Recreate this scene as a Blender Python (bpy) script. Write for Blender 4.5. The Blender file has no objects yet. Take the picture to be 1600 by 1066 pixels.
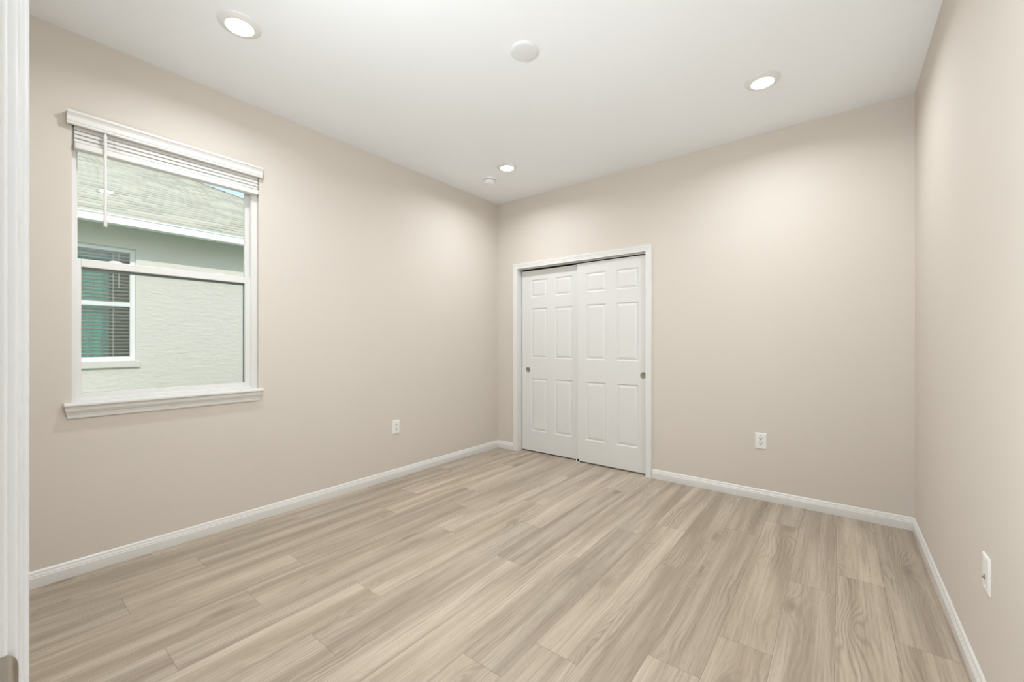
import bpy, bmesh, math, random
from mathutils import Vector, Matrix

random.seed(7)
SC = bpy.context.scene
COL = SC.collection

# ------------------------------------------------------------------ camera
W, D, H, YF = 3.531, 3.735, 2.84, 0.014      # right wall x, back wall y, ceiling z, front wall y
CAMX, CAMZ = 3.144, 1.2137
cd = bpy.data.cameras.new('camera')
cd.sensor_fit = 'HORIZONTAL'
cd.sensor_width = 36.0
cd.lens = 36.0 * 650.5 / 1600.0
cd.shift_y = 3.8 / 1600.0
cd.clip_start = 0.02
cd.clip_end = 300
cam = bpy.data.objects.new('camera', cd)
COL.objects.link(cam)
cam.location = (CAMX, 0.0, CAMZ)
cam.rotation_euler = (math.pi / 2, 0, math.radians(38.151))
SC.camera = cam

# ------------------------------------------------------------------ view, sky, sun, big lights
SC.view_settings.view_transform = 'Standard'
SC.view_settings.look = 'None'
SC.view_settings.gamma = 1.0
SC.view_settings.exposure = 0.0
SC.view_settings.use_curve_mapping = False

world = bpy.data.worlds.new('sky')
SC.world = world
world.use_nodes = True
wn = world.node_tree
wn.nodes.clear()
wo = wn.nodes.new('ShaderNodeOutputWorld')
wb = wn.nodes.new('ShaderNodeBackground')
ws = wn.nodes.new('ShaderNodeTexSky')
ws.sky_type = 'NISHITA'
ws.sun_disc = False
ws.sun_elevation = math.radians(38)
ws.sun_rotation = math.radians(100)
ws.air_density = 1.0
ws.dust_density = 2.0
wm = wn.nodes.new('ShaderNodeMix')
wm.data_type = 'RGBA'
wm.blend_type = 'ADD'
wm.inputs[0].default_value = 1.0
wm.inputs[7].default_value = (0.62, 0.755, 0.84, 1)          # thin bright haze over the blue
wsc = wn.nodes.new('ShaderNodeVectorMath')
wsc.operation = 'SCALE'
wsc.inputs['Scale'].default_value = 0.10
wn.links.new(ws.outputs['Color'], wsc.inputs[0])
wn.links.new(wsc.outputs[0], wm.inputs[6])
wb.inputs['Strength'].default_value = 1.0
wn.links.new(wm.outputs[2], wb.inputs['Color'])
wn.links.new(wb.outputs['Background'], wo.inputs['Surface'])

SUN_DIR = Vector((1.0, -0.30, 0.64)).normalized()     # towards the sun, behind this house
sd = bpy.data.lights.new('sun', 'SUN')
sd.energy = 2.2
sd.angle = math.radians(0.6)
sd.color = (1.0, 0.955, 0.90)
sun = bpy.data.objects.new('sun', sd)
COL.objects.link(sun)
sun.rotation_euler = SUN_DIR.to_track_quat('Z', 'Y').to_euler()
sun.location = (8, -3, 8)

DOWNLIGHT_W = 11.4
HALL_W = 60.0
BOUNCE_FILL_W = 11.8
SOFT_W = 22.0
TINT = (0.865, 0.948, 1.0)


def area(name, loc, rot, sx, sy, power, color=(1, 1, 1)):
    l = bpy.data.lights.new(name, 'AREA')
    l.shape = 'RECTANGLE'
    l.size, l.size_y = sx, sy
    l.energy = power
    l.color = color
    o = bpy.data.objects.new(name, l)
    COL.objects.link(o)
    o.location = loc
    o.rotation_euler = rot
    return o


# added fill lamp in the unseen hall, shining in through the doorway


def aim(v):
    return (-Vector(v)).to_track_quat('Z', 'Y').to_euler()


area('hall_fill', (1.98, -1.10, 1.45), aim((0.58, 0.80, 0.05)), 0.9, 1.9, HALL_W, TINT)
# unseen fill lamp added low by the right wall, aimed up at the ceiling
fl = area('bounce_fill', (3.38, 0.70, 0.35), aim((-0.38, 0.46, 0.80)), 0.24, 0.36, BOUNCE_FILL_W, TINT)
fl.data.spread = math.radians(125)
# two added fill lamps high beside the doorway, one turned to the window wall
area('soft_fill', (2.15, 0.22, 2.12), aim((-0.86, 0.50, 0.02)), 0.4, 0.26, SOFT_W * 0.32, TINT)
area('soft_fill', (2.00, 0.14, 2.16), aim((0.06, 0.94, -0.34)), 1.2, 0.26, SOFT_W, TINT)
# ------------------------------------------------------------------ materials


def srgb(r, g, b):
    def f(c):
        c /= 255.0
        return c / 12.92 if c <= 0.04045 else ((c + 0.055) / 1.055) ** 2.4
    return (f(r), f(g), f(b), 1.0)


class NT:
    def __init__(self, name):
        self.m = bpy.data.materials.new(name)
        self.m.use_nodes = True
        self.t = self.m.node_tree
        self.b = self.t.nodes['Principled BSDF']
        self.out = self.t.nodes['Material Output']

    def n(self, typ, **kw):
        nd = self.t.nodes.new(typ)
        for k, v in kw.items():
            setattr(nd, k, v)
        return nd

    def put(self, sock, v):
        if hasattr(v, 'links') or hasattr(v, 'is_linked'):
            self.t.links.new(v, sock)
        else:
            sock.default_value = v

    def math(self, op, a, b=None, c=None, clamp=False):
        nd = self.n('ShaderNodeMath', operation=op, use_clamp=clamp)
        self.put(nd.inputs[0], a)
        if b is not None:
            self.put(nd.inputs[1], b)
        if c is not None:
            self.put(nd.inputs[2], c)
        return nd.outputs[0]

    def xyz(self, x, y, z):
        nd = self.n('ShaderNodeCombineXYZ')
        for i, v in enumerate((x, y, z)):
            self.put(nd.inputs[i], v)
        return nd.outputs[0]

    def noise(self, vec, scale, detail=4.0, rough=0.55):
        nd = self.n('ShaderNodeTexNoise')
        if vec is not None:
            self.put(nd.inputs['Vector'], vec)
        nd.inputs['Scale'].default_value = scale
        nd.inputs['Detail'].default_value = detail
        nd.inputs['Roughness'].default_value = rough
        return nd.outputs['Fac']

    def mix(self, f, a, b, mode='MIX'):
        nd = self.n('ShaderNodeMix', data_type='RGBA', blend_type=mode)
        self.put(nd.inputs[0], f)
        self.put(nd.inputs[6], a)
        self.put(nd.inputs[7], b)
        return nd.outputs[2]

    def ramp(self, f, stops):
        nd = self.n('ShaderNodeMapRange')
        nd.inputs['From Min'].default_value = stops[0]
        nd.inputs['From Max'].default_value = stops[1]
        nd.clamp = True
        self.put(nd.inputs['Value'], f)
        return nd.outputs[0]

    def bump(self, h, strength, dist):
        nd = self.n('ShaderNodeBump')
        nd.inputs['Strength'].default_value = strength
        nd.inputs['Distance'].default_value = dist
        self.put(nd.inputs['Height'], h)
        self.t.links.new(nd.outputs[0], self.b.inputs['Normal'])

    def pos(self):
        return self.n('ShaderNodeNewGeometry').outputs['Position']

    def obj(self):
        return self.n('ShaderNodeTexCoord').outputs['Object']


def paint(name, col, rough=0.6, var=0.02, bscale=0, bstr=0.0, bdist=0.001, spec=0.3):
    k = NT(name)
    n = k.noise(k.pos(), 3.0, 2)
    c2 = tuple(max(0, c * (1 - var * 2)) for c in col[:3]) + (1,)
    k.put(k.b.inputs['Base Color'], k.mix(n, col, c2))
    k.b.inputs['Roughness'].default_value = rough
    k.b.inputs['Specular IOR Level'].default_value = spec
    if bscale:
        k.bump(k.noise(k.pos(), bscale, 2), bstr, bdist)
    return k.m


def metal(name, col, rough):
    k = NT(name)
    k.put(k.b.inputs['Base Color'], k.mix(k.noise(k.pos(), 60, 3), col, tuple(c * .86 for c in col[:3]) + (1,)))
    k.b.inputs['Metallic'].default_value = 1.0
    k.b.inputs['Roughness'].default_value = rough
    return k.m


M = {}
M['wall'] = paint('beige wall paint', (0.665, 0.603, 0.537, 1), 0.75, 0.01, 170, 0.10, 0.002, 0.2)
M['ceiling'] = paint('white ceiling paint', (0.885, 0.89, 0.895, 1), 0.85, 0.01, 90, 0.12, 0.003, 0.15)
M['trim'] = paint('white semi gloss trim paint', (0.765, 0.75, 0.725, 1), 0.28, 0.006, spec=0.5)
M['jamb'] = paint('white gloss doorway paint', (0.77, 0.78, 0.795, 1), 0.22, 0.006, spec=0.5)
M['door'] = paint('white door paint', (0.73, 0.715, 0.69, 1), 0.4, 0.01, 240, 0.05, 0.001, 0.4)
M['vinyl'] = paint('white window vinyl', (0.765, 0.745, 0.715, 1), 0.32, 0.006, spec=0.5)
M['blind'] = paint('white faux wood', (0.74, 0.715, 0.68, 1), 0.45, 0.01, spec=0.4)
M['plastic'] = paint('white switch plate plastic', (0.84, 0.825, 0.80, 1), 0.3, 0.005, spec=0.5)
M['detector'] = paint('white detector plastic', (0.90, 0.90, 0.89, 1), 0.35, 0.005, spec=0.5)
M['slot'] = paint('dark socket slot', (0.035, 0.03, 0.027, 1), 0.7)
M['gasket_shade'] = paint('dark green glazing seal and shade', (0.10, 0.15, 0.13, 1), 0.6)
M['black'] = paint('black nylon', (0.012, 0.012, 0.012, 1), 0.5)
M['nickel'] = metal('satin nickel', (0.50, 0.47, 0.42, 1), 0.36)
M['cup'] = metal('brushed nickel cup', (0.40, 0.375, 0.32, 1), 0.42)
M['aged'] = metal('satin nickel strike', (0.42, 0.39, 0.345, 1), 0.38)
M['steel'] = metal('zinc track metal', (0.72, 0.72, 0.70, 1), 0.4)
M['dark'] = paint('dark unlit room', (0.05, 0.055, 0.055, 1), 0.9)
M['exterior'] = paint('exterior paint', (0.62, 0.62, 0.58, 1), 0.8, 0.03, 40, 0.3, 0.01)
M['gutter'] = paint('white gutter aluminium', (0.88, 0.89, 0.92, 1), 0.4, 0.01)
M['curtain'] = paint('teal curtain cloth', (0.24, 0.90, 0.82, 1), 0.85, 0.03)


def glass_mat(name, tint, rough=0.0, ior=1.5, boost=1.0):
    k = NT(name)
    k.t.nodes.remove(k.b)
    tr = k.n('ShaderNodeBsdfTransparent')
    tr.inputs['Color'].default_value = tint
    gl = k.n('ShaderNodeBsdfGlossy')
    gl.inputs['Roughness'].default_value = rough
    gl.inputs['Color'].default_value = (0.97, 1, 0.985, 1)
    fr = k.n('ShaderNodeFresnel')
    fr.inputs['IOR'].default_value = ior
    f = k.math('MULTIPLY', fr.outputs[0], boost, clamp=True)
    mx = k.n('ShaderNodeMixShader')
    k.put(mx.inputs[0], f)
    k.t.links.new(tr.outputs[0], mx.inputs[1])
    k.t.links.new(gl.outputs[0], mx.inputs[2])
    k.t.links.new(mx.outputs[0], k.out.inputs['Surface'])
    return k.m


M['glass'] = glass_mat('clear window glass', (0.968, 0.982, 0.970, 1))
M['glass2'] = glass_mat('green tinted window glass', (0.965, 0.99, 0.985, 1))


def screen_mat():
    k = NT('fine insect screen mesh')
    k.t.nodes.remove(k.b)
    tr = k.n('ShaderNodeBsdfTransparent')
    df = k.n('ShaderNodeBsdfDiffuse')
    df.inputs['Color'].default_value = (0.30, 0.34, 0.31, 1)
    mx = k.n('ShaderNodeMixShader')
    mx.inputs[0].default_value = 0.12
    k.t.links.new(tr.outputs[0], mx.inputs[1])
    k.t.links.new(df.outputs[0], mx.inputs[2])
    k.t.links.new(mx.outputs[0], k.out.inputs['Surface'])
    return k.m


M['screen'] = screen_mat()


def emit_mat(name, col, s):
    k = NT(name)
    k.b.inputs['Base Color'].default_value = (0.9, 0.9, 0.9, 1)
    k.b.inputs['Emission Color'].default_value = col
    k.b.inputs['Emission Strength'].default_value = s
    return k.m


M['lens'] = emit_mat('glowing light lens', (1, 0.985, 0.96, 1), 7.0)


def stucco_mat():
    k = NT('pale stucco')
    p = k.pos()
    mp = k.n('ShaderNodeMapping')
    mp.inputs['Scale'].default_value = (1, 0.55, 1.6)
    k.put(mp.inputs['Vector'], p)
    h1 = k.noise(mp.outputs[0], 16, 5, 0.6)
    h2 = k.noise(p, 110, 3)
    h = k.math('ADD', h1, k.math('MULTIPLY', h2, 0.3))
    k.put(k.b.inputs['Base Color'], k.mix(k.noise(p, 2.0, 3), (0.775, 0.735, 0.695, 1), (0.745, 0.705, 0.665, 1)))
    k.b.inputs['Roughness'].default_value = 0.9
    k.bump(h, 0.55, 0.03)
    return k.m


M['stucco'] = stucco_mat()


def shingle_mat():
    k = NT('grey asphalt shingles')
    uv = k.n('ShaderNodeUVMap')
    uv.uv_map = 'UVMap'
    sx = k.n('ShaderNodeSeparateXYZ')
    k.put(sx.inputs[0], uv.outputs[0])
    row = k.math('FLOOR', k.math('DIVIDE', sx.outputs[1], 0.155))
    fv = k.math('FRACT', k.math('DIVIDE', sx.outputs[1], 0.155))
    off = k.n('ShaderNodeTexWhiteNoise', noise_dimensions='1D')
    k.put(off.inputs['W'], row)
    xs_ = k.math('ADD', k.math('DIVIDE', sx.outputs[0], 0.24), k.math('MULTIPLY', off.outputs['Value'], 7.0))
    tab = k.n('ShaderNodeTexWhiteNoise', noise_dimensions='2D')
    k.put(tab.inputs['Vector'], k.xyz(k.math('FLOOR', xs_), row, 0.0))
    edge = k.math('LESS_THAN', fv, k.math('MULTIPLY_ADD', tab.outputs['Value'], 0.20, 0.06))
    sp = k.noise(uv.outputs[0], 90, 3, 0.7)
    pt = k.noise(uv.outputs[0], 2.2, 4)
    c = k.mix(tab.outputs['Value'], srgb(196, 192, 174), srgb(166, 163, 148))
    c = k.mix(k.math('MULTIPLY', k.ramp(sp, (0.35, 0.7)), 0.5), c, srgb(204, 200, 184))
    c = k.mix(k.math('MULTIPLY', k.ramp(pt, (0.35, 0.65)), 0.25), c, srgb(182, 172, 146))
    c = k.mix(k.math('MULTIPLY', edge, 0.75), c, srgb(100, 101, 94))  # shadow line of each shingle row, put into the colour
    k.put(k.b.inputs['Base Color'], c)
    k.b.inputs['Roughness'].default_value = 0.95
    return k.m


M['shingle'] = shingle_mat()


def soffit_mat():
    k = NT('vented soffit panel')
    s = k.n('ShaderNodeSeparateXYZ')
    k.put(s.inputs[0], k.pos())
    f = k.math('FRACT', k.math('MULTIPLY', s.outputs[1], 6.5))
    g = k.math('LESS_THAN', f, 0.12)
    k.put(k.b.inputs['Base Color'], k.mix(g, (0.80, 0.83, 0.78, 1), (0.35, 0.40, 0.34, 1)))
    k.b.inputs['Roughness'].default_value = 0.6
    return k.m


M['soffit'] = soffit_mat()


def grass_mat():
    k = NT('lawn grass')
    p = k.pos()
    k.put(k.b.inputs['Base Color'], k.mix(k.noise(p, 30, 6, 0.7), (0.16, 0.32, 0.09, 1), (0.34, 0.50, 0.20, 1)))
    k.b.inputs['Roughness'].default_value = 1.0
    k.bump(k.noise(p, 120, 4), 0.8, 0.03)
    return k.m


M['grass'] = grass_mat()

PW, PL = 0.191, 1.417      # plank width, plank length


def wood_mat():
    k = NT('greige oak plank')
    uv = k.n('ShaderNodeUVMap')
    uv.uv_map = 'UVMap'
    s = k.n('ShaderNodeSeparateXYZ')
    k.put(s.inputs[0], uv.outputs[0])
    u, v = s.outputs[0], s.outputs[1]
    at = k.n('ShaderNodeAttribute')
    at.attribute_name = 'plank'
    sa = k.n('ShaderNodeSeparateColor')
    k.t.links.new(at.outputs['Color'], sa.inputs[0])
    tone, seed, seed2 = sa.outputs[0], sa.outputs[1], sa.outputs[2]
    z = k.math('MULTIPLY', seed, 37.0)
    # sparse knots
    vo = k.n('ShaderNodeTexVoronoi', feature='F1', distance='EUCLIDEAN')
    vo.inputs['Scale'].default_value = 1.0
    vo.inputs['Randomness'].default_value = 0.85
    k.put(vo.inputs['Vector'], k.xyz(k.math('MULTIPLY', u, 1.9), k.math('MULTIPLY', k.math('ADD', v, k.math('MULTIPLY', seed2, 3.0)), 6.2), z))
    kd = vo.outputs['Distance']
    bulge = k.math('POWER', k.math('SUBTRACT', 1.0, k.ramp(kd, (0.0, 0.62))), 2.0)
    # wandering grain lines
    wob = k.noise(k.xyz(k.math('MULTIPLY', u, 1.3), k.math('MULTIPLY', v, 5.0), z), 1.0, 3, 0.5)
    wob2 = k.noise(k.xyz(k.math('MULTIPLY', u, 5.0), k.math('MULTIPLY', v, 30.0), z), 1.0, 3, 0.6)
    phase = k.math('ADD', k.math('MULTIPLY', v, 330.0), k.math('MULTIPLY', wob, 42.0))
    phase = k.math('ADD', phase, k.math('MULTIPLY', bulge, 30.0))
    phase = k.math('ADD', phase, k.math('MULTIPLY', wob2, 7.0))
    ring = k.math('MULTIPLY_ADD', k.math('SINE', phase), 0.5, 0.5)
    ring = k.math('POWER', ring, 2.0)
    # broad cloudy bands running along each plank
    band = k.noise(k.xyz(k.math('MULTIPLY', u, 0.75), k.math('MULTIPLY', v, 13.0), k.math('ADD', z, 5.0)), 1.0, 3, 0.55)
    # fine pores and streaks
    pore = k.noise(k.xyz(k.math('MULTIPLY', u, 16.0), k.math('MULTIPLY', v, 520.0), z), 1.0, 3, 0.6)
    strk = k.noise(k.xyz(k.math('MULTIPLY', u, 2.2), k.math('MULTIPLY', v, 120.0), k.math('ADD', z, 9.0)), 1.0, 5, 0.65)
    light, mid, dark, knot = WOOD
    c = k.mix(k.ramp(band, (0.36, 0.64)), light, mid)
    c = k.mix(k.math('MULTIPLY', k.ramp(strk, (0.50, 0.74)), 0.50), c, dark)
    fade = k.ramp(k.noise(k.xyz(k.math('MULTIPLY', u, 1.1), k.math('MULTIPLY', v, 7.0), k.math('ADD', z, 21.0)), 1.0, 2), (0.48, 0.70))
    rf = k.math('MULTIPLY', ring, k.math('ADD', 0.04, k.math('MULTIPLY', k.math('ADD', fade, bulge, clamp=True), 0.44)))
    c = k.mix(rf, c, dark)
    c = k.mix(k.math('MULTIPLY', k.ramp(pore, (0.50, 0.75)), 0.40), c, dark)
    sel = k.math('GREATER_THAN', k.noise(k.xyz(k.math('MULTIPLY', u, 0.9), k.math('MULTIPLY', v, 3.0), k.math('ADD', z, 31.0)), 1.0, 1), 0.50)
    core = k.math('MULTIPLY', k.math('SUBTRACT', 1.0, k.ramp(kd, (0.03, 0.20))), sel)
    c = k.mix(k.math('MULTIPLY', core, 0.80), c, knot)
    halo = k.math('MULTIPLY', k.math('SUBTRACT', 1.0, k.ramp(kd, (0.08, 0.50))), 0.40)
    c = k.mix(halo, c, mid)
    tn = k.math('MULTIPLY_ADD', tone, 0.20, 0.89)
    c = k.mix(1.0, c, k.xyz(tn, tn, k.math('MULTIPLY_ADD', seed2, 0.03, k.math('SUBTRACT', tn, 0.015))), 'MULTIPLY')
    # joints
    ed = k.math('MINIMUM', v, k.math('SUBTRACT', PW, v))
    eu = k.math('MINIMUM', u, k.math('SUBTRACT', PL, u))
    e = k.math('MINIMUM', ed, eu)
    sm = k.math('LESS_THAN', e, 0.0011)
    c = k.mix(k.math('MULTIPLY', sm, 0.55), c, srgb(104, 90, 76))
    k.put(k.b.inputs['Base Color'], c)
    k.put(k.b.inputs['Roughness'], k.math('MULTIPLY_ADD', strk, 0.12, 0.34))
    k.b.inputs['Specular IOR Level'].default_value = 0.42
    hh = k.math('SUBTRACT', k.math('MULTIPLY', pore, 0.25), sm)
    k.bump(hh, 0.25, 0.0012)
    return k.m


WOOD = [srgb(198, 183, 165), srgb(167, 151, 134), srgb(124, 108, 93), srgb(104, 88, 75)]
M['wood'] = wood_mat()

# ------------------------------------------------------------------ mesh helpers


def box(bm, a, b, bev=0.0, seg=2):
    x0, y0, z0 = (min(a[i], b[i]) for i in range(3))
    x1, y1, z1 = (max(a[i], b[i]) for i in range(3))
    vs = [bm.verts.new(p) for p in ((x0, y0, z0), (x1, y0, z0), (x1, y1, z0), (x0, y1, z0),
                                    (x0, y0, z1), (x1, y0, z1), (x1, y1, z1), (x0, y1, z1))]
    fs = [bm.faces.new([vs[i] for i in f]) for f in
          ((0, 3, 2, 1), (4, 5, 6, 7), (0, 1, 5, 4), (1, 2, 6, 5), (2, 3, 7, 6), (3, 0, 4, 7))]
    if bev > 0:
        es = list({e for f in fs for e in f.edges})
        bmesh.ops.bevel(bm, geom=es, offset=bev, segments=seg, affect='EDGES', profile=0.5)


def run(bm, A, B, U, V, prof, mA=(0, 0), mB=(0, 0)):
    """sweep a closed 2-D profile (u, v) from A to B, with mitred ends"""
    A, B, U, V = map(Vector, (A, B, U, V))
    L = (B - A).normalized()
    ra = [bm.verts.new(A + U * u + V * v + L * (mA[0] * u + mA[1] * v)) for u, v in prof]
    rb = [bm.verts.new(B + U * u + V * v + L * (mB[0] * u + mB[1] * v)) for u, v in prof]
    n = len(prof)
    fs = [bm.faces.new((ra[i], ra[(i + 1) % n], rb[(i + 1) % n], rb[i])) for i in range(n)]
    fs.append(bm.faces.new(list(reversed(ra))))
    fs.append(bm.faces.new(rb))


def lathe(bm, prof, n=40, axis='Z', origin=(0, 0, 0), sgn=1):
    """prof: (r, h) pairs; axis Z, X or Y"""
    o = Vector(origin)

    def pt(r, h, a):
        c, s = r * math.cos(a), r * math.sin(a)
        if axis == 'Z':
            return o + Vector((c, s, h * sgn))
        if axis == 'X':
            return o + Vector((h * sgn, c, s))
        return o + Vector((c, h * sgn, s))
    rings = []
    for r, h in prof:
        if r < 1e-6:
            rings.append([bm.verts.new(pt(0, h, 0))])
        else:
            rings.append([bm.verts.new(pt(r, h, 2 * math.pi * i / n)) for i in range(n)])
    for a, b in zip(rings, rings[1:]):
        for i in range(n):
            j = (i + 1) % n
            if len(a) == 1 and len(b) == 1:
                continue
            if len(a) == 1:
                bm.faces.new((a[0], b[i], b[j]))
            elif len(b) == 1:
                bm.faces.new((a[i], a[j], b[0]))
            else:
                bm.faces.new((a[i], a[j], b[j], b[i]))


def obj(name, bm, mat, parent=None, loc=None, smooth=None):
    bmesh.ops.recalc_face_normals(bm, faces=bm.faces)
    me = bpy.data.meshes.new(name)
    bm.to_mesh(me)
    bm.free()
    me.materials.append(M[mat] if isinstance(mat, str) else mat)
    o = bpy.data.objects.new(name, me)
    COL.objects.link(o)
    if loc is not None:
        o.location = loc
    if parent is not None:
        o.parent = parent
    if smooth is not None:
        try:
            me.shade_smooth_by_angle = None
        except Exception:
            pass
        for p in me.polygons:
            p.use_smooth = True
        md = o.modifiers.new('smooth by angle', 'EDGE_SPLIT')
        md.split_angle = math.radians(smooth)
    return o


def tag(o, label=None, cat=None, group=None, kind=None):
    if label:
        o['label'] = label
    if cat:
        o['category'] = cat
    if group:
        o['group'] = group
    if kind:
        o['kind'] = kind
    return o


def thing(name, label, cat, loc=(0, 0, 0), rot=(0, 0, 0), group=None, kind=None):
    o = bpy.data.objects.new(name, None)
    o.empty_display_size = 0.1
    COL.objects.link(o)
    o.location = loc
    o.rotation_euler = rot
    return tag(o, label, cat, group, kind)


def copy_tree(o, parent=None):
    c = o.copy()
    COL.objects.link(c)
    if parent is not None:
        c.parent = parent
    for ch in list(o.children):
        copy_tree(ch, c)
    return c


def B():
    return bmesh.new()


# ------------------------------------------------------------------ room shell
# floor: every plank is a quad of one floor mesh
PH = {0: 1.893, 1: 2.55, 2: 2.773, 3: 2.295, -1: 1.606, -2: 2.312, -3: 1.386, -4: 1.165, -5: 2.081, -6: 1.821, -7: .85,
      -8: 1.177, -9: .45, -10: .80, -11: 1.093, -12: .41, -13: .751, -14: 1.357, -15: .6}


def build_floor():
    bm = B()
    uvl = bm.loops.layers.uv.new('UVMap')
    cl = bm.loops.layers.float_color.new('plank')
    rnd = random.Random(11)
    xa, xb, ya, yb = -0.02, 4.6, -1.75, D + 0.72
    for r in range(-16, 11):
        x0 = 2.749 + PW * r
        ph = PH.get(r, rnd.uniform(0, PL))
        k0 = math.floor((ya - ph) / PL) - 1
        for k in range(k0, k0 + 7):
            y0 = ph + k * PL
            a, b = max(x0, xa), min(x0 + PW, xb)
            c, d = max(y0, ya), min(y0 + PL, yb)
            if a >= b or c >= d:
                continue
            col = (rnd.random(), rnd.random(), rnd.random(), 1)
            vs = [bm.verts.new(p) for p in ((a, c, 0), (b, c, 0), (b, d, 0), (a, d, 0))]
            f = bm.faces.new(vs)
            for lp in f.loops:
                p = lp.vert.co
                lp[uvl].uv = (p.y - y0, p.x - x0)
                lp[cl] = col
    bmesh.ops.remove_doubles(bm, verts=bm.verts, dist=1e-6)
    o = obj('floor', bm, 'wood')
    return tag(o, 'greige oak plank floor running the length of the room', 'floor', kind='structure')


build_floor()


def wall_with_hole(name, axis, c0, c1, lo, hi, hole, label, mat='wall', z1=H):
    """slab between c0 and c1 on one axis, from lo to hi on the other, z 0..z1, hole=(a,b,z0,z1)"""
    bm = B()

    def bx(a, b, za, zb):
        if b - a < 1e-6 or zb - za < 1e-6:
            return
        if axis == 'x':
            box(bm, (c0, a, za), (c1, b, zb))
        else:
            box(bm, (a, c0, za), (b, c1, zb))
    if hole:
        a, b, za, zb = hole
        bx(lo, a, 0, z1)
        bx(b, hi, 0, z1)
        bx(a, b, 0, za)
        bx(a, b, zb, z1)
    else:
        bx(lo, hi, 0, z1)
    return tag(obj(name, bm, mat), label, 'wall', kind='structure')


WY0, WY1, WZ0, WZ1 = 0.289, 1.177, 0.885, 2.405       # window opening
CX0, CX1, CZ = 0.291, 1.763, 2.057                    # closet opening
JX0, JX1, JZ = 2.551, 3.349, 2.063                    # rough doorway opening
wall_with_hole('wall_left', 'x', -0.16, 0.0, -0.101, D + 0.115, (WY0, WY1, WZ0, WZ1), 'beige wall with the window in it')
wall_with_hole('wall_back', 'y', D, D + 0.115, 0.0, W, (CX0 - .018, CX1 + .018, 0, CZ + .018), 'beige wall with the white closet doors')
wall_with_hole('wall_right', 'x', W, W + 0.115, YF - 0.115, D + 0.115, None, 'beige wall on the right with a cable plate')
wall_with_hole('wall_front', 'y', YF - 0.115, YF, 0.0, W, (JX0, JX1, 0, JZ), 'beige wall with the doorway the photo is taken from')
bm = B()
box(bm, (-0.16, -1.75, H), (4.62, D + 0.85, H + 0.06))
tag(obj('ceiling', bm, 'ceiling'), 'white textured flat ceiling', 'ceiling', kind='structure')
# closet shell and hall shell behind the doorway
bm = B()
box(bm, (0.0, D + 0.72, 0), (2.2, D + 0.8, H))
box(bm, (-0.08, D + 0.115, 0), (0.0, D + 0.8, H))
box(bm, (2.2, D + 0.115, 0), (2.28, D + 0.8, H))
tag(obj('wall_closet', bm, 'wall'), 'closet walls behind the sliding doors', 'wall', kind='structure')
bm = B()
box(bm, (1.3, -1.83, 0), (4.62, -1.75, H))
box(bm, (1.22, -1.83, 0), (1.3, YF - 0.115, H))
box(bm, (4.54, -1.83, 0), (4.62, YF - 0.115, H))
box(bm, (W + 0.115, YF - 0.115, 0), (4.62, YF - 0.035, H))
tag(obj('wall_hall', bm, 'wall'), 'hall walls behind the doorway', 'wall', kind='structure')

# baseboards
BB = [(0, 0), (0.0125, 0), (0.0135, 0.004), (0.0135, 0.050), (0.0115, 0.054), (0.0115, 0.060), (0.0095, 0.063),
      (0.0075, 0.070), (0.0075, 0.075), (0.0055, 0.079), (0.003, 0.083), (0, 0.083)]


def baseboard(name, A, Bp, U, mA, mB, label):
    bm = B()
    run(bm, A, Bp, U, (0, 0, 1), BB, mA, mB)
    return tag(obj(name, bm, 'trim', smooth=25), label, 'baseboard', kind='structure')


baseboard('baseboard_left', (0, YF, 0), (0, D, 0), (1, 0, 0), (1, 0), (-1, 0), 'white baseboard along the window wall')
baseboard('baseboard_back', (0, D, 0), (0.236, D, 0), (0, -1, 0), (1, 0), (0, 0), 'short white baseboard between corner and closet casing')
baseboard('baseboard_back', (1.819, D, 0), (W, D, 0), (0, -1, 0), (0, 0), (-1, 0), 'long white baseboard right of the closet')
baseboard('baseboard_right', (W, D, 0), (W, YF, 0), (-1, 0, 0), (1, 0), (-1, 0), 'white baseboard along the right wall')
baseboard('baseboard_front', (JX0 - .07, YF, 0), (0, YF, 0), (0, 1, 0), (0, 0), (-1, 0), 'white baseboard left of the doorway')

# casing profile: u from the inner edge outwards, v off the wall
CAS = [(0, 0), (0, 0.006), (0.001, 0.0078), (0.003, 0.0086), (0.006, 0.0078), (0.0075, 0.0070), (0.013, 0.0078), (0.024, 0.0098),
       (0.033, 0.0105), (0.035, 0.0130), (0.041, 0.0140), (0.0475, 0.0140), (0.049, 0.0152), (0.052, 0.0158), (0.055, 0.0152),
       (0.057, 0.0130), (0.057, 0)]
# closet casing and jamb
bm = B()
ci0, ci1, ciz = CX0 + .004 - .004, CX1 - .004, 2.052
ci0 = 0.293
run(bm, (ci0, D, 0), (ci0, D, ciz), (-1, 0, 0), (0, -1, 0), CAS, (0, 0), (1, 0))
run(bm, (ci0, D, ciz), (ci1, D, ciz), (0, 0, 1), (0, -1, 0), CAS, (-1, 0), (1, 0))
run(bm, (ci1, D, ciz), (ci1, D, 0), (1, 0, 0), (0, -1, 0), CAS, (-1, 0), (0, 0))
t1 = tag(obj('trim_1', bm, 'trim', smooth=25), 'white moulded casing around the closet doors', 'door casing', kind='structure')
bm = B()
box(bm, (CX0 - .018, D, 0), (CX0, D + .115, CZ))
box(bm, (CX1, D, 0), (CX1 + .018, D + .115, CZ))
box(bm, (CX0 - .018, D, CZ), (CX1 + .018, D + .115, CZ + .018))
obj('jamb', bm, 'trim', t1)
bm = B()
box(bm, (CX0 + .001, D + .034, CZ - .003), (CX1 - .001, D + .112, CZ))
box(bm, (CX0 + .001, D + .034, CZ - .016), (CX1 - .001, D + .036, CZ - .003))
box(bm, (CX0 + .001, D + .0695, CZ - .012), (CX1 - .001, D + .0715, CZ - .003))
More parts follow.
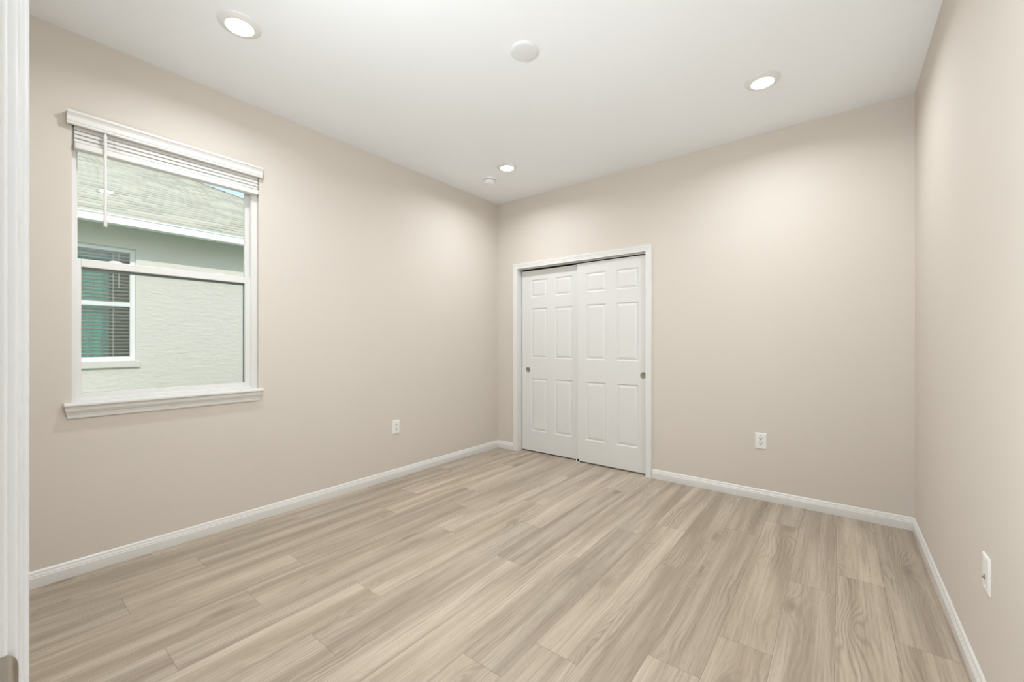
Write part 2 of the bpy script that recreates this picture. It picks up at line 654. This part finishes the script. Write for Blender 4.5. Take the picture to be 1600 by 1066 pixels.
obj('track', bm, 'steel', t1)

# ------------------------------------------------------------------ closet doors


def six_panel(name, x0, x1, yf, cols, label):
    """moulded six panel slab, front face at yf looking towards -y"""
    z0, z1, th = 0.013, 2.030, 0.034
    rows = [(0.236, 0.826), (1.048, 1.606), (1.730, 1.925)]
    t = thing(name, label, 'door', ((x0 + x1) / 2, yf, z0), kind='structure')
    ox, oz = (x0 + x1) / 2, z0
    bm = B()
    xs = [x0] + [c for p in cols for c in p] + [x1]
    zs = [z0] + [c for p in rows for c in p] + [z1]

    def P(x, z, d):
        return (x - ox, d, z - oz)
    pan = {(1, 1), (1, 3), (1, 5), (3, 1), (3, 3), (3, 5)}
    for i in range(len(xs) - 1):
        for j in range(len(zs) - 1):
            a, b, c, d = xs[i], xs[i + 1], zs[j], zs[j + 1]
            if (i, j) not in pan:
                bm.faces.new([bm.verts.new(P(*q, 0)) for q in ((a, c), (b, c), (b, d), (a, d))])
            else:
                steps = [(0, 0), (0.003, 0.0012), (0.007, 0.0055), (0.011, 0.0075), (0.015, 0.0075), (0.024, 0.0042),
                         (0.034, 0.0018), (0.038, 0.0014)]
                prev = None
                for ins, dp in steps:
                    ring = [bm.verts.new(P(*q, dp)) for q in
                            ((a + ins, c + ins), (b - ins, c + ins), (b - ins, d - ins), (a + ins, d - ins))]
                    if prev:
                        for q in range(4):
                            bm.faces.new((prev[q], prev[(q + 1) % 4], ring[(q + 1) % 4], ring[q]))
                    prev = ring
                bm.faces.new(prev)
    # edges and back of the slab
    for q in (((x0, z0), (x1, z0)), ((x1, z0), (x1, z1)), ((x1, z1), (x0, z1)), ((x0, z1), (x0, z0))):
        (a, c), (b, d) = q
        bm.faces.new([bm.verts.new(v) for v in (P(a, c, 0), P(b, d, 0), P(b, d, th), P(a, c, th))])
    bm.faces.new([bm.verts.new(P(*q, th)) for q in ((x0, z0), (x0, z1), (x1, z1), (x1, z0))])
    bmesh.ops.remove_doubles(bm, verts=bm.verts, dist=1e-5)
    obj('door_panel', bm, 'door', t)
    return t, ox, oz


def pull(t, x, z):
    bm = B()
    lathe(bm, [(0.0, -0.0006), (0.0205, -0.0007), (0.0225, -0.0012), (0.0242, -0.0034), (0.0268, -0.0037), (0.0292, -0.0018),
               (0.0298, 0.001)], 36, 'Y', (x, 0, z))
    tag(obj('finger_pull', bm, 'cup', t, smooth=40), 'round nickel finger pull')


d1, ox, oz = six_panel('door_1', 0.300, 1.066, D + .074, [(0.425, 0.638), (0.740, 0.953)],
                       'left white six panel sliding closet door, running behind the right one')
pull(d1, 0.383 - ox, 0.918 - oz)
d2, ox, oz = six_panel('door_2', 1.032, 1.760, D + .0375, [(1.131, 1.349), (1.456, 1.676)],
                       'right white six panel sliding closet door, in front of the left one')
pull(d2, 1.722 - ox, 0.918 - oz)

g = thing('door_guide', 'small black and white floor guide under the meeting closet doors', 'door guide', (1.040, D + .030, 0))
bm = B()
box(bm, (-.020, -.004, 0), (.022, .0062, .006), .001)
box(bm, (-.016, -.004, .006), (-.004, .003, .030), .001)
obj('white_lug', bm, 'plastic', g)
bm = B()
box(bm, (-.002, -.004, .0061), (.012, .003, .034), .001)
obj('black_lug', bm, 'black', g)

# ------------------------------------------------------------------ doorway trim beside the camera
JF = 2.569                                            # jamb face
bm = B()


def jamb_prof(x_wall, x_face):
    s = 1 if x_face > x_wall else -1
    r = 0.003
    pts = [(x_wall, YF - .115), (x_face, YF - .115)]
    for i in range(7):
        a = math.pi / 2 * i / 6
        pts.append((x_face - s * r + s * r * math.cos(a), YF - r + r * math.sin(a)))
    pts.append((x_wall, YF))
    return pts


def post(bm, pts, z0, z1):
    a = [bm.verts.new((x, y, z0)) for x, y in pts]
    b = [bm.verts.new((x, y, z1)) for x, y in pts]
    n = len(pts)
    for i in range(n):
        bm.faces.new((a[i], a[(i + 1) % n], b[(i + 1) % n], b[i]))
    bm.faces.new(a[::-1])
    bm.faces.new(b)


JF2 = 3.331
post(bm, jamb_prof(JX0, JF), 0, JZ - .018)
post(bm, jamb_prof(JX1, JF2), 0, JZ - .018)
box(bm, (JX0, YF - .115, JZ - .018), (JX1, YF, JZ), .001)
# stops
box(bm, (JF, YF - .075, 0), (JF + .011, YF - .042, JZ - .03), .002)
box(bm, (JF2 - .011, YF - .075, 0), (JF2, YF - .042, JZ - .03), .002)
t2 = tag(obj('trim_2', bm, 'jamb', smooth=30), 'white glossy doorway jamb at the left edge of the photo', 'door jamb', kind='structure')
bm = B()
# rounder beads: this trim is close to the lens
CAS2 = [(0, 0), (0, 0.0035)]
for i in range(1, 10):
    a = math.pi * (1 - i / 9.0)
    CAS2.append((0.004 + 0.004 * math.cos(a), 0.0035 + 0.0030 * math.sin(a)))
CAS2 += [(0.0095, 0.0045), (0.018, 0.0068), (0.030, 0.0090), (0.038, 0.0098)]
for i in range(0, 10):
    a = math.pi * (1 - i / 9.0)
    CAS2.append((0.048 + 0.009 * math.cos(a), 0.0100 + 0.0050 * math.sin(a)))
CAS2 += [(0.057, 0)]
cz = JZ - .018 + .005
run(bm, (JF - .006, YF, 0), (JF - .006, YF, cz), (-1, 0, 0), (0, 1, 0), CAS2, (0, 0), (1, 0))
run(bm, (JF - .006, YF, cz), (JF2 + .006, YF, cz), (0, 0, 1), (0, 1, 0), CAS2, (-1, 0), (1, 0))
run(bm, (JF2 + .006, YF, cz), (JF2 + .006, YF, 0), (1, 0, 0), (0, 1, 0), CAS2, (-1, 0), (0, 0))
obj('casing', bm, 'jamb', t2, smooth=30)

# strike plate with curved lip
sp = thing('strike_plate', 'satin nickel strike plate with curved lip on the doorway jamb', 'strike plate', (JF, YF, 0.9045))
bm = B()
path = [(-0.044, 0.0009), (-0.03, 0.0009), (-0.012, 0.0009), (-0.004, 0.0009), (0.0, 0.0008), (0.0018, 0.0004), (0.0034, -0.0004),
        (0.0048, -0.0016), (0.0058, -0.0030), (0.0063, -0.0044)]
hh = [0.030, 0.035, 0.035, 0.035, 0.0350, 0.0338, 0.0318, 0.0285, 0.024, 0.018]
rows = []
for (y, x), h in zip(path, hh):
    rows.append([(x, y, z * h) for z in (-1, -.8, -.4, 0, .4, .8, 1)])
top = [[bm.verts.new(p) for p in r] for r in rows]
bot = [[bm.verts.new((p[0] - .0008, p[1] - (.0006 if i > 4 else 0), p[2])) for p in r] for i, r in enumerate(rows)]
for gset in (top, bot):
    for a, b in zip(gset, gset[1:]):
        for i in range(6):
            bm.faces.new((a[i], a[i + 1], b[i + 1], b[i]))
for e in (0, 6):
    for i in range(len(top) - 1):
        bm.faces.new((top[i][e], top[i + 1][e], bot[i + 1][e], bot[i][e]))
for e in (0, len(top) - 1):
    for i in range(6):
        bm.faces.new((top[e][i], top[e][i + 1], bot[e][i + 1], bot[e][i]))
obj('plate', bm, 'aged', sp, smooth=40)
for zz in (0.024, -0.024):
    bm = B()
    lathe(bm, [(0.0045, 0.0009), (0.0040, 0.0016), (0.0, 0.0020)], 20, 'X', (0, -0.020, zz))
    obj('screw', bm, 'nickel', sp, smooth=40)

# ------------------------------------------------------------------ window
w = thing('window_1', 'white single hung window with half raised blind on the left wall', 'window', (0, (WY0 + WY1) / 2, WZ0), kind='structure')
wy, wz = (WY0 + WY1) / 2, WZ0


def wobj(name, bm, mat, parent=w, smooth=None):
    if parent is w:
        bmesh.ops.translate(bm, verts=bm.verts, vec=(0, -wy, -wz))
    else:
        bmesh.ops.translate(bm, verts=bm.verts, vec=(0, -wy, -wz))
    return obj(name, bm, mat, parent, smooth=smooth)


def ring_frame(bm, x0, x1, y0, y1, z0, z1, l, r, b, t, bev=0.0015):
    box(bm, (x0, y0, z0), (x1, y0 + l, z1), bev)
    box(bm, (x0, y1 - r, z0), (x1, y1, z1), bev)
    box(bm, (x0, y0 + l, z0), (x1, y1 - r, z0 + b), bev)
    box(bm, (x0, y0 + l, z1 - t), (x1, y1 - r, z1), bev)


bm = B()
ring_frame(bm, -.128, -.030, WY0, WY1, WZ0, WZ1, .019, .030, .030, .03)
box(bm, (-.058, WY1 - .036, WZ0 + .03), (-.034, WY1 - .030, WZ1 - .03), .001)      # track rib
wobj('frame', bm, 'vinyl')
UY0, UY1 = .306, 1.150
bm = B()
ring_frame(bm, -.102, -.080, UY0, UY1, 1.630, 2.392, .012, .030, .035, .03)
us = wobj('upper_sash', bm, 'vinyl')
bm = B()
box(bm, (-.093, .317, 1.66), (-.089, 1.122, 2.37))
wobj('pane', bm, 'glass', us)
bm = B()
ring_frame(bm, -.076, -.045, UY0, 1.143, .905, 1.667, .0225, .033, .043, .042, .002)
box(bm, (-.048, UY0, .905), (-.038, 1.143, .922), .002)       # bottom lift rail
ls = wobj('lower_sash', bm, 'vinyl')
bm = B()
box(bm, (-.068, .325, .940), (-.064, 1.115, 1.630))
wobj('pane', bm, 'glass', ls)
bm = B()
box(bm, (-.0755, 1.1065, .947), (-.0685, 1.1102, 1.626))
box(bm, (-.0755, .3285, 1.611), (-.0685, 1.1102, 1.626))  # top strip stands in for the shadow under the meeting rail
tag(wobj('gasket_shade', bm, 'gasket_shade', ls), 'dark glazing seal with painted shade along its top strip')
bm = B()
box(bm, (-.1215, UY0, .915), (-.1205, 1.150, 1.635))
scr = wobj('insect_screen', bm, 'screen')
bm = B()
ring_frame(bm, -.126, -.116, UY0 - .004, 1.152, .912, 1.640, .012, .012, .012, .012, .001)
wobj('screen_frame', bm, 'vinyl', scr)
for yc in (.462, .968):
    bm = B()
    n = 14
    pr = [(-.030 + .060 * i / n, .012 * math.sin(math.pi * i / n) ** 0.6 if 0 < i < n else 0) for i in range(n + 1)]
    a = [bm.verts.new((-.074, yc + p[0], 1.6655 + p[1])) for p in pr]
    b = [bm.verts.new((-.049, yc + p[0], 1.6655 + p[1])) for p in pr]
    for i in range(n):
        bm.faces.new((a[i], a[i + 1], b[i + 1], b[i]))
    bm.faces.new(a)
    bm.faces.new(b)
    wobj('sash_lock', bm, 'vinyl', ls, smooth=40)

# sill and apron
bm = B()
SIL = [(0, 0), (.0, .006), (.004, .013), (.010, .018), (.018, .020), (.10, .020), (.10, .0)]
box(bm, (-.032, WY0, .887), (.0, WY1, .905))
prof = [(-.0, 0), (.045, 0), (.049, .003), (.0505, .009), (.049, .015), (.045, .018), (0, .018)]
run(bm, (0, .258, .887), (0, 1.190, .887), (1, 0, 0), (0, 0, 1), prof)
wobj('sill', bm, 'trim', smooth=30)
bm = B()
AP = [(0, 0), (.010, 0), (.012, .006), (.012, .016), (.016, .020), (.016, .024), (.022, .030), (.030, .040), (.033, .046), (.033, .0520),
      (.036, .056), (.036, .0645), (0, .0645)]
run(bm, (0, .2735, .8225), (0, 1.178, .8225), (1, 0, 0), (0, 0, 1), AP, (-0.12, -.14), (0.12, .14))
wobj('apron', bm, 'trim', smooth=25)

# blind in the window
bl = thing('window_blind', 'white horizontal blind pulled up to the top of the left wall window', 'window blind', (0, wy, 2.24))


def bobj(name, bm, mat, smooth=None):
    bmesh.ops.translate(bm, verts=bm.verts, vec=(0, -wy, -2.24))
    return obj(name, bm, mat, bl, smooth=smooth)


bm = B()
VAL = [(.024, 0), (.034, 0), (.037, .004), (.037, .012), (.040, .015), (.040, .038), (.043, .044), (.048, .052), (.052, .055), (.052, .066),
       (.024, .066)]
run(bm, (0, .268, 2.347), (0, 1.187, 2.347), (1, 0, 0), (0, 0, 1), VAL)
for ya, yb in ((.268, .275), (1.180, 1.187)):      # returns to the wall
    box(bm, (0.001, ya, 2.347), (.030, yb, 2.413))
bobj('valance', bm, 'blind', smooth=25)
bm = B()
box(bm, (-.028, .296, 2.352), (.022, 1.170, 2.395), .002)
bobj('headrail', bm, 'blind')
bm = B()
for i in range(5):
    zc = 2.290 + .021 * i
    tilt = math.radians(-58)
    n = 6
    sec = []
    for k in range(n + 1):
        q = -.025 + .05 * k / n
        hgt = .003 * (1 - (q / .025) ** 2)
        sec.append((q * math.cos(tilt) - hgt * math.sin(tilt), q * math.sin(tilt) + hgt * math.cos(tilt)))
    pr = [(x + .0012, z + .0008) for x, z in sec] + [(x - .0012, z - .0008) for x, z in reversed(sec)]
    run(bm, (-.006, .2975, zc), (-.006, 1.169, zc), (1, 0, 0), (0, 0, 1), pr)
bobj('slats', bm, 'blind', smooth=40)
bm = B()
box(bm, (-.030, .2965, 2.2305), (.022, 1.170, 2.263), .005, 3)
bobj('bottom_rail', bm, 'blind')
for yc in (.456, .744, 1.022):
    bm = B()
    box(bm, (.0135, yc - .001, 2.262), (.0145, yc + .001, 2.352))
    box(bm, (.0135, yc + .018, 2.262), (.0145, yc + .0195, 2.352))
    bobj('ladder_cord', bm, 'blind')
bm = B()
lathe(bm, [(0, 1.843), (.0070, 1.843), (.0078, 1.848), (.0078, 1.885), (.0066, 1.890), (.0066, 2.335), (.003, 2.342), (.003, 2.356), (0, 2.356)], 16, 'Z', (.029, .4115, 0))
bobj('tilt_wand', bm, 'blind', smooth=40)

# ------------------------------------------------------------------ ceiling fixtures


def make_light(loc, label, group='white disk downlights on the ceiling'):
    t = thing('ceiling_light', label, 'ceiling light', loc, group=group)
    bm = B()
    lathe(bm, [(0.095, 0), (0.0955, 0.003), (0.094, 0.006), (0.088, 0.0085), (0.066, 0.0165), (0.063, 0.0168), (0.0615, 0.0145), (0.0605, 0.012)], 56, 'Z', (0, 0, 0), -1)
    obj('trim_ring', bm, 'trim', t, smooth=35)
    bm = B()
    lathe(bm, [(0.0612, 0.012), (0.060, 0.0135), (0.045, 0.0150), (0.02, 0.0156), (0, 0.0158)], 48, 'Z', (0, 0, 0), -1)
    obj('lens', bm, 'lens', t, smooth=60)
    l = bpy.data.lights.new('downlight', 'AREA')
    l.shape = 'DISK'
    l.size = 0.115
    l.spread = math.radians(160)
    l.energy = DOWNLIGHT_W
    l.color = (0.895, 0.96, 1.0)
    lo = bpy.data.objects.new('downlight_beam', l)
    COL.objects.link(lo)
    lo.location = (0, 0, -0.0185)
    lo.parent = t
    return t


G = None
make_light((0.741, 0.811, H), 'glowing disk ceiling light nearest the window, top left of the photo', G)
make_light((0.741, 2.985, H), 'glowing disk ceiling light beside the smoke detector', G)
make_light((2.771, 2.985, H), 'glowing disk ceiling light near the right wall', G)
make_light((2.771, 0.811, H), 'glowing disk ceiling light just inside the doorway, above the camera', G)

bm = B()
lathe(bm, [(0.075, 0), (0.075, 0.006), (0.0735, 0.0095), (0.069, 0.012), (0.060, 0.0135), (0.030, 0.0145), (0, 0.0147)], 56, 'Z', (0, 0, 0), -1)
cp = obj('ceiling_cover', bm, paint('white cover plate plastic', (0.77, 0.77, 0.765, 1), 0.4), smooth=50, loc=(1.770, 1.858, H))
tag(cp, 'round blank white cover plate in the middle of the ceiling', 'cover plate')

sm = thing('smoke_detector', 'small round white smoke detector on the ceiling near the far corner', 'smoke detector', (0.418, 3.106, H))
bm = B()
lathe(bm, [(0.067, 0), (0.067, 0.007), (0.065, 0.010), (0.050, 0.0105)], 44, 'Z', (0, 0, 0), -1)
obj('base', bm, 'detector', sm, smooth=40)
bm = B()
lathe(bm, [(0.049, 0.0105), (0.049, 0.016), (0.0545, 0.018), (0.0545, 0.031), (0.050, 0.040), (0.042, 0.045), (0.020, 0.047), (0, 0.047)], 44, 'Z', (0, 0, 0), -1)
obj('body', bm, 'detector', sm, smooth=40)
bm = B()
for i in range(20):
    a = 2 * math.pi * i / 20
    c, s = math.cos(a), math.sin(a)
    q = [Vector((c * r - s * t_, s * r + c * t_, -z)) for r, z, t_ in ((.0490, .0125, -.004), (.0490, .0125, .004), (.0496, .0155, .004), (.0496, .0155, -.004))]
    q2 = [p * 1 + Vector((c * .0012, s * .0012, 0)) for p in q]
    v1 = [bm.verts.new(p) for p in q]
    v2 = [bm.verts.new(p) for p in q2]
    bm.faces.new(v2)
    for k in range(4):
        bm.faces.new((v1[k], v1[(k + 1) % 4], v2[(k + 1) % 4], v2[k]))
tag(obj('vent', bm, 'slot', sm), 'dark smoke inlet slots')
bm = B()
lathe(bm, [(0.011, 0.0468), (0.011, 0.0485), (0.009, 0.0495), (0, 0.0495)], 24, 'Z', (0.012, -0.02, 0), -1)
obj('test_button', bm, 'plastic', sm, smooth=40)

# ------------------------------------------------------------------ wall plates


def plate_bm(w_, h_):
    bm = B()
    pr = [(0.0, 0.0), (0.0, 0.0035), (0.003, 0.0058), (0.006, 0.0064)]
    prev = None
    for ins, d in pr:
        ring = [bm.verts.new((sx * (w_ / 2 - ins), -d, sz * (h_ / 2 - ins))) for sx, sz in ((-1, -1), (1, -1), (1, 1), (-1, 1))]
        if prev:
            for q in range(4):
                bm.faces.new((prev[q], prev[(q + 1) % 4], ring[(q + 1) % 4], ring[q]))
        prev = ring
    bm.faces.new(prev)
    return bm


def make_outlet(loc, rot, label):
    t = thing('wall_outlet', label, 'electrical outlet', loc, rot, None)
    obj('cover_plate', plate_bm(.078, .122), 'plastic', t)
    bm = B()
    box(bm, (-.0170, -.0064, -.034), (.0170, -.0082, .034), .0015)
    rc = obj('receptacle', bm, 'plastic', t)
    bm = B()
    for zc in (.0175, -.0195):
        box(bm, (-.0090, -.0085, zc - .0010), (-.0056, -.00821, zc + .0100))
        box(bm, (.0056, -.0085, zc - .0002), (.0090, -.00821, zc + .0092))
        lathe(bm, [(.0040, .00821), (.0040, .0085), (0, .0085)], 16, 'Y', (0, 0, zc - .0075), -1)
    tag(obj('socket_slots', bm, 'slot', rc), 'dark plug slots')
    for zz in (.0415, -.0475):
        bm = B()
        lathe(bm, [(.0032, .0064), (.0030, .0074), (0, .0077)], 16, 'Y', (0, 0, zz), -1)
        obj('screw', bm, 'cup' if zz > 0 else 'plastic', t, smooth=40)
    return t


o1 = make_outlet((2.667, D, .458), (0, 0, 0), 'white duplex outlet on the back wall right of the closet')
o2 = copy_tree(o1)
o2.location = (0, 2.306, .461)
o2.rotation_euler = (0, 0, math.radians(90))
o2['label'] = 'white duplex outlet on the left wall below and right of the window'

cx = thing('cable_plate', 'white cable jack plate low on the right wall', 'wall plate', (W, 2.056, .4515), (0, 0, math.radians(-90)))
obj('cover_plate', plate_bm(.076, .118), 'plastic', cx)
bm = B()
lathe(bm, [(.0075, .0064), (.0075, .0088), (.0044, .0088), (.0042, .0125), (.0038, .0132), (.0022, .0132), (.0020, .0110), (0, .0110)], 20, 'Y', (0, 0, -.012), -1)
tag(obj('coax_jack', bm, 'cup', cx, smooth=30), 'threaded metal jack')
for zz in (.045, -.045):
    bm = B()
    lathe(bm, [(.0034, .0064), (.0032, .0074), (0, .0077)], 16, 'Y', (0, 0, zz), -1)
    obj('screw', bm, 'plastic', cx, smooth=40)

# ------------------------------------------------------------------ outdoors: the house next door
bm = B()
box(bm, (-30, -25, -0.30), (-0.16, 30, -0.20))
tag(obj('ground', bm, 'grass'), 'grass strip between the two houses', 'lawn', kind='structure')

NX = -4.156
nh = thing('neighbouring_house', 'pale stucco house with grey shingle roof seen through the window', 'house', (NX, 1.0, -0.2))


def nobj(name, bm, mat, parent=nh, smooth=None):
    bmesh.ops.translate(bm, verts=bm.verts, vec=(-NX, -1.0, 0.2))
    return obj(name, bm, mat, parent, smooth=smooth)


HY0, HY1 = -9.0, 5.75          # house ends
NW = (0.31, 1.258, 0.985, 2.455)  # its window hole
bm = B()
zt = 2.735
box(bm, (NX - .2, HY0, -.2), (NX, NW[0], zt))
box(bm, (NX - .2, NW[1], -.2), (NX, HY1, zt))
box(bm, (NX - .2, NW[0], -.2), (NX, NW[1], NW[2]))
box(bm, (NX - .2, NW[0], NW[3]), (NX, NW[1], zt))
box(bm, (NX - 8.9, HY1 - .2, -.2), (NX - .2, HY1, zt))
box(bm, (NX - 8.9, HY0, -.2), (NX - .2, HY0 + .2, zt))
box(bm, (NX - 9.1, HY0, -.2), (NX - 8.9, HY1, zt))
nobj('stucco_wall', bm, 'stucco')
bm = B()
box(bm, (NX, NW[0] - .03, .905), (NX + .045, NW[1] + .03, .985), .004)
nobj('stucco_sill', bm, 'stucco')
# soffit, gutter
OV = 0.40
bm = B()
box(bm, (NX, HY0 - OV, 2.735), (NX + OV, HY1 + OV, 2.747))
nobj('soffit', bm, 'soffit')
bm = B()
GUT = [(0, 0), (.104, 0), (.109, .003), (.109, .013), (.100, .017), (.100, .088), (.112, .092), (.114, .108), (.106, .110), (.100, .100),
       (.090, .020), (.006, .012), (.006, .110), (0, .110)]
run(bm, (NX + OV, HY0 - OV, 2.645), (NX + OV, HY1 + OV, 2.645), (1, 0, 0), (0, 0, 1), GUT)
nobj('gutter', bm, 'gutter')
# hip roof
PITCH = 0.5
ex0, ex1 = NX - 9.1 - OV, NX + OV + .03
ey0, ey1 = HY0 - OV, 6.30
ze = 2.762
half = (ex1 - ex0) / 2
xm = (ex0 + ex1) / 2
zr = ze + PITCH * half
bm = B()
uvl = bm.loops.layers.uv.new('UVMap')
P = {'a': (ex0, ey0, ze), 'b': (ex1, ey0, ze), 'c': (ex1, ey1, ze), 'd': (ex0, ey1, ze), 'r0': (xm, ey0 + half, zr), 'r1': (xm, ey1 - half, zr)}
V = {k: bm.verts.new(p) for k, p in P.items()}
sl = math.sqrt(1 + PITCH ** 2)
for ks, ax in ((('b', 'c', 'r1', 'r0'), 'E'), (('d', 'a', 'r0', 'r1'), 'Wt'), (('c', 'd', 'r1'), 'N'), (('a', 'b', 'r0'), 'S')):
    f = bm.faces.new([V[q] for q in ks])
    for lp in f.loops:
        p = lp.vert.co
        if ax == 'E':
            uv = (p.y, (ex1 - p.x) * sl)
        elif ax == 'Wt':
            uv = (p.y, (p.x - ex0) * sl)
        elif ax == 'N':
            uv = (p.x, (ey1 - p.y) * sl)
        else:
            uv = (p.x, (p.y - ey0) * sl)
        lp[uvl].uv = uv
bm.faces.new([V[q] for q in ('d', 'c', 'b', 'a')])
roof = nobj('roof', bm, 'shingle')
bm = B()
a, b = Vector(P['c']), Vector(P['r1'])
run(bm, a, b, Vector((1, 1, 0)).normalized(), (0, 0, 1), [(-.14, -.045), (-.12, -.035), (0, .022), (.12, -.035), (.14, -.045), (0, .005)])
uvl = bm.loops.layers.uv.new('UVMap')
for f in bm.faces:
    for lp in f.loops:
        lp[uvl].uv = (lp.vert.co.x, lp.vert.co.y)
nobj('hip_cap', bm, 'shingle', roof).location = (0, 0, 0)
# its window
y0, y1, z0, z1 = NW
bm = B()
ring_frame(bm, NX - .115, NX - .055, y0, y1, z0, z1, .055, .050, .055, .05, .004)
box(bm, (NX - .105, y0 + .05, 1.694), (NX - .065, y1 - .05, 1.752), .003)
nw = nobj('window_frame', bm, 'gutter')
bm = B()
box(bm, (NX - .088, y0 + .05, z0 + .05), (NX - .084, y1 - .045, z1 - .045))
nobj('window_pane', bm, 'glass2', nw)
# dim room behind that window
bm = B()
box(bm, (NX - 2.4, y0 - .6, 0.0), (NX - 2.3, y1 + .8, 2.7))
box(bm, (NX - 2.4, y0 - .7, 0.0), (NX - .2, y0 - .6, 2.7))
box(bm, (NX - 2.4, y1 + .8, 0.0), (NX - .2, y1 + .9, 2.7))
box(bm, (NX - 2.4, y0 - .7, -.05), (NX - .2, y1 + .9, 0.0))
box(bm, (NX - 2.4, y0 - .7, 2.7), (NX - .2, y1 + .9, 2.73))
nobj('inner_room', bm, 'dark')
nb = thing('window_blind', 'white open slat blind inside the window of the house next door', 'window blind', (NX - .15, (y0 + y1) / 2, z0))
bm = B()
for i in range(31):
    zc = .05 + .0455 * i
    tl = math.radians(18)
    run(bm, (0, -(y1 - y0) / 2 + .02, zc), (0, (y1 - y0) / 2 - .02, zc), (math.cos(tl), 0, math.sin(tl)), (0, 0, 1), [(-.024, -.0016), (.024, -.0016), (.024, .0016), (-.024, .0016)])
obj('slats', bm, 'blind', nb)
bm = B()
for yy in (-.30, .27):
    box(bm, (.0245, yy - .003, .03), (.0255, yy + .003, 1.45))
obj('ladder_cord', bm, 'blind', nb)
bm = B()
lathe(bm, [(.004, .95), (.004, 1.42), (0, 1.42)], 10, 'Z', (.03, .325, 0))
obj('tilt_wand', bm, 'blind', nb)
# teal curtain behind the blind
bm = B()
ya, yb, n = y0 + .02, 1.03, 60
rows = []
for z in (z0 + .01, z1 - .02):
    rows.append([bm.verts.new((NX - .225 + .022 * math.sin(i * 0.62) + .010 * math.sin(i * .27 + 1), ya + (yb - ya) * i / n, z)) for i in range(n + 1)])
for i in range(n):
    bm.faces.new((rows[0][i], rows[0][i + 1], rows[1][i + 1], rows[1][i]))
bmesh.ops.solidify(bm, geom=list(bm.faces), thickness=.003)
cu = obj('curtain', bm, 'curtain', smooth=60)
tag(cu, 'teal curtain behind the blind of the house next door', 'curtain')
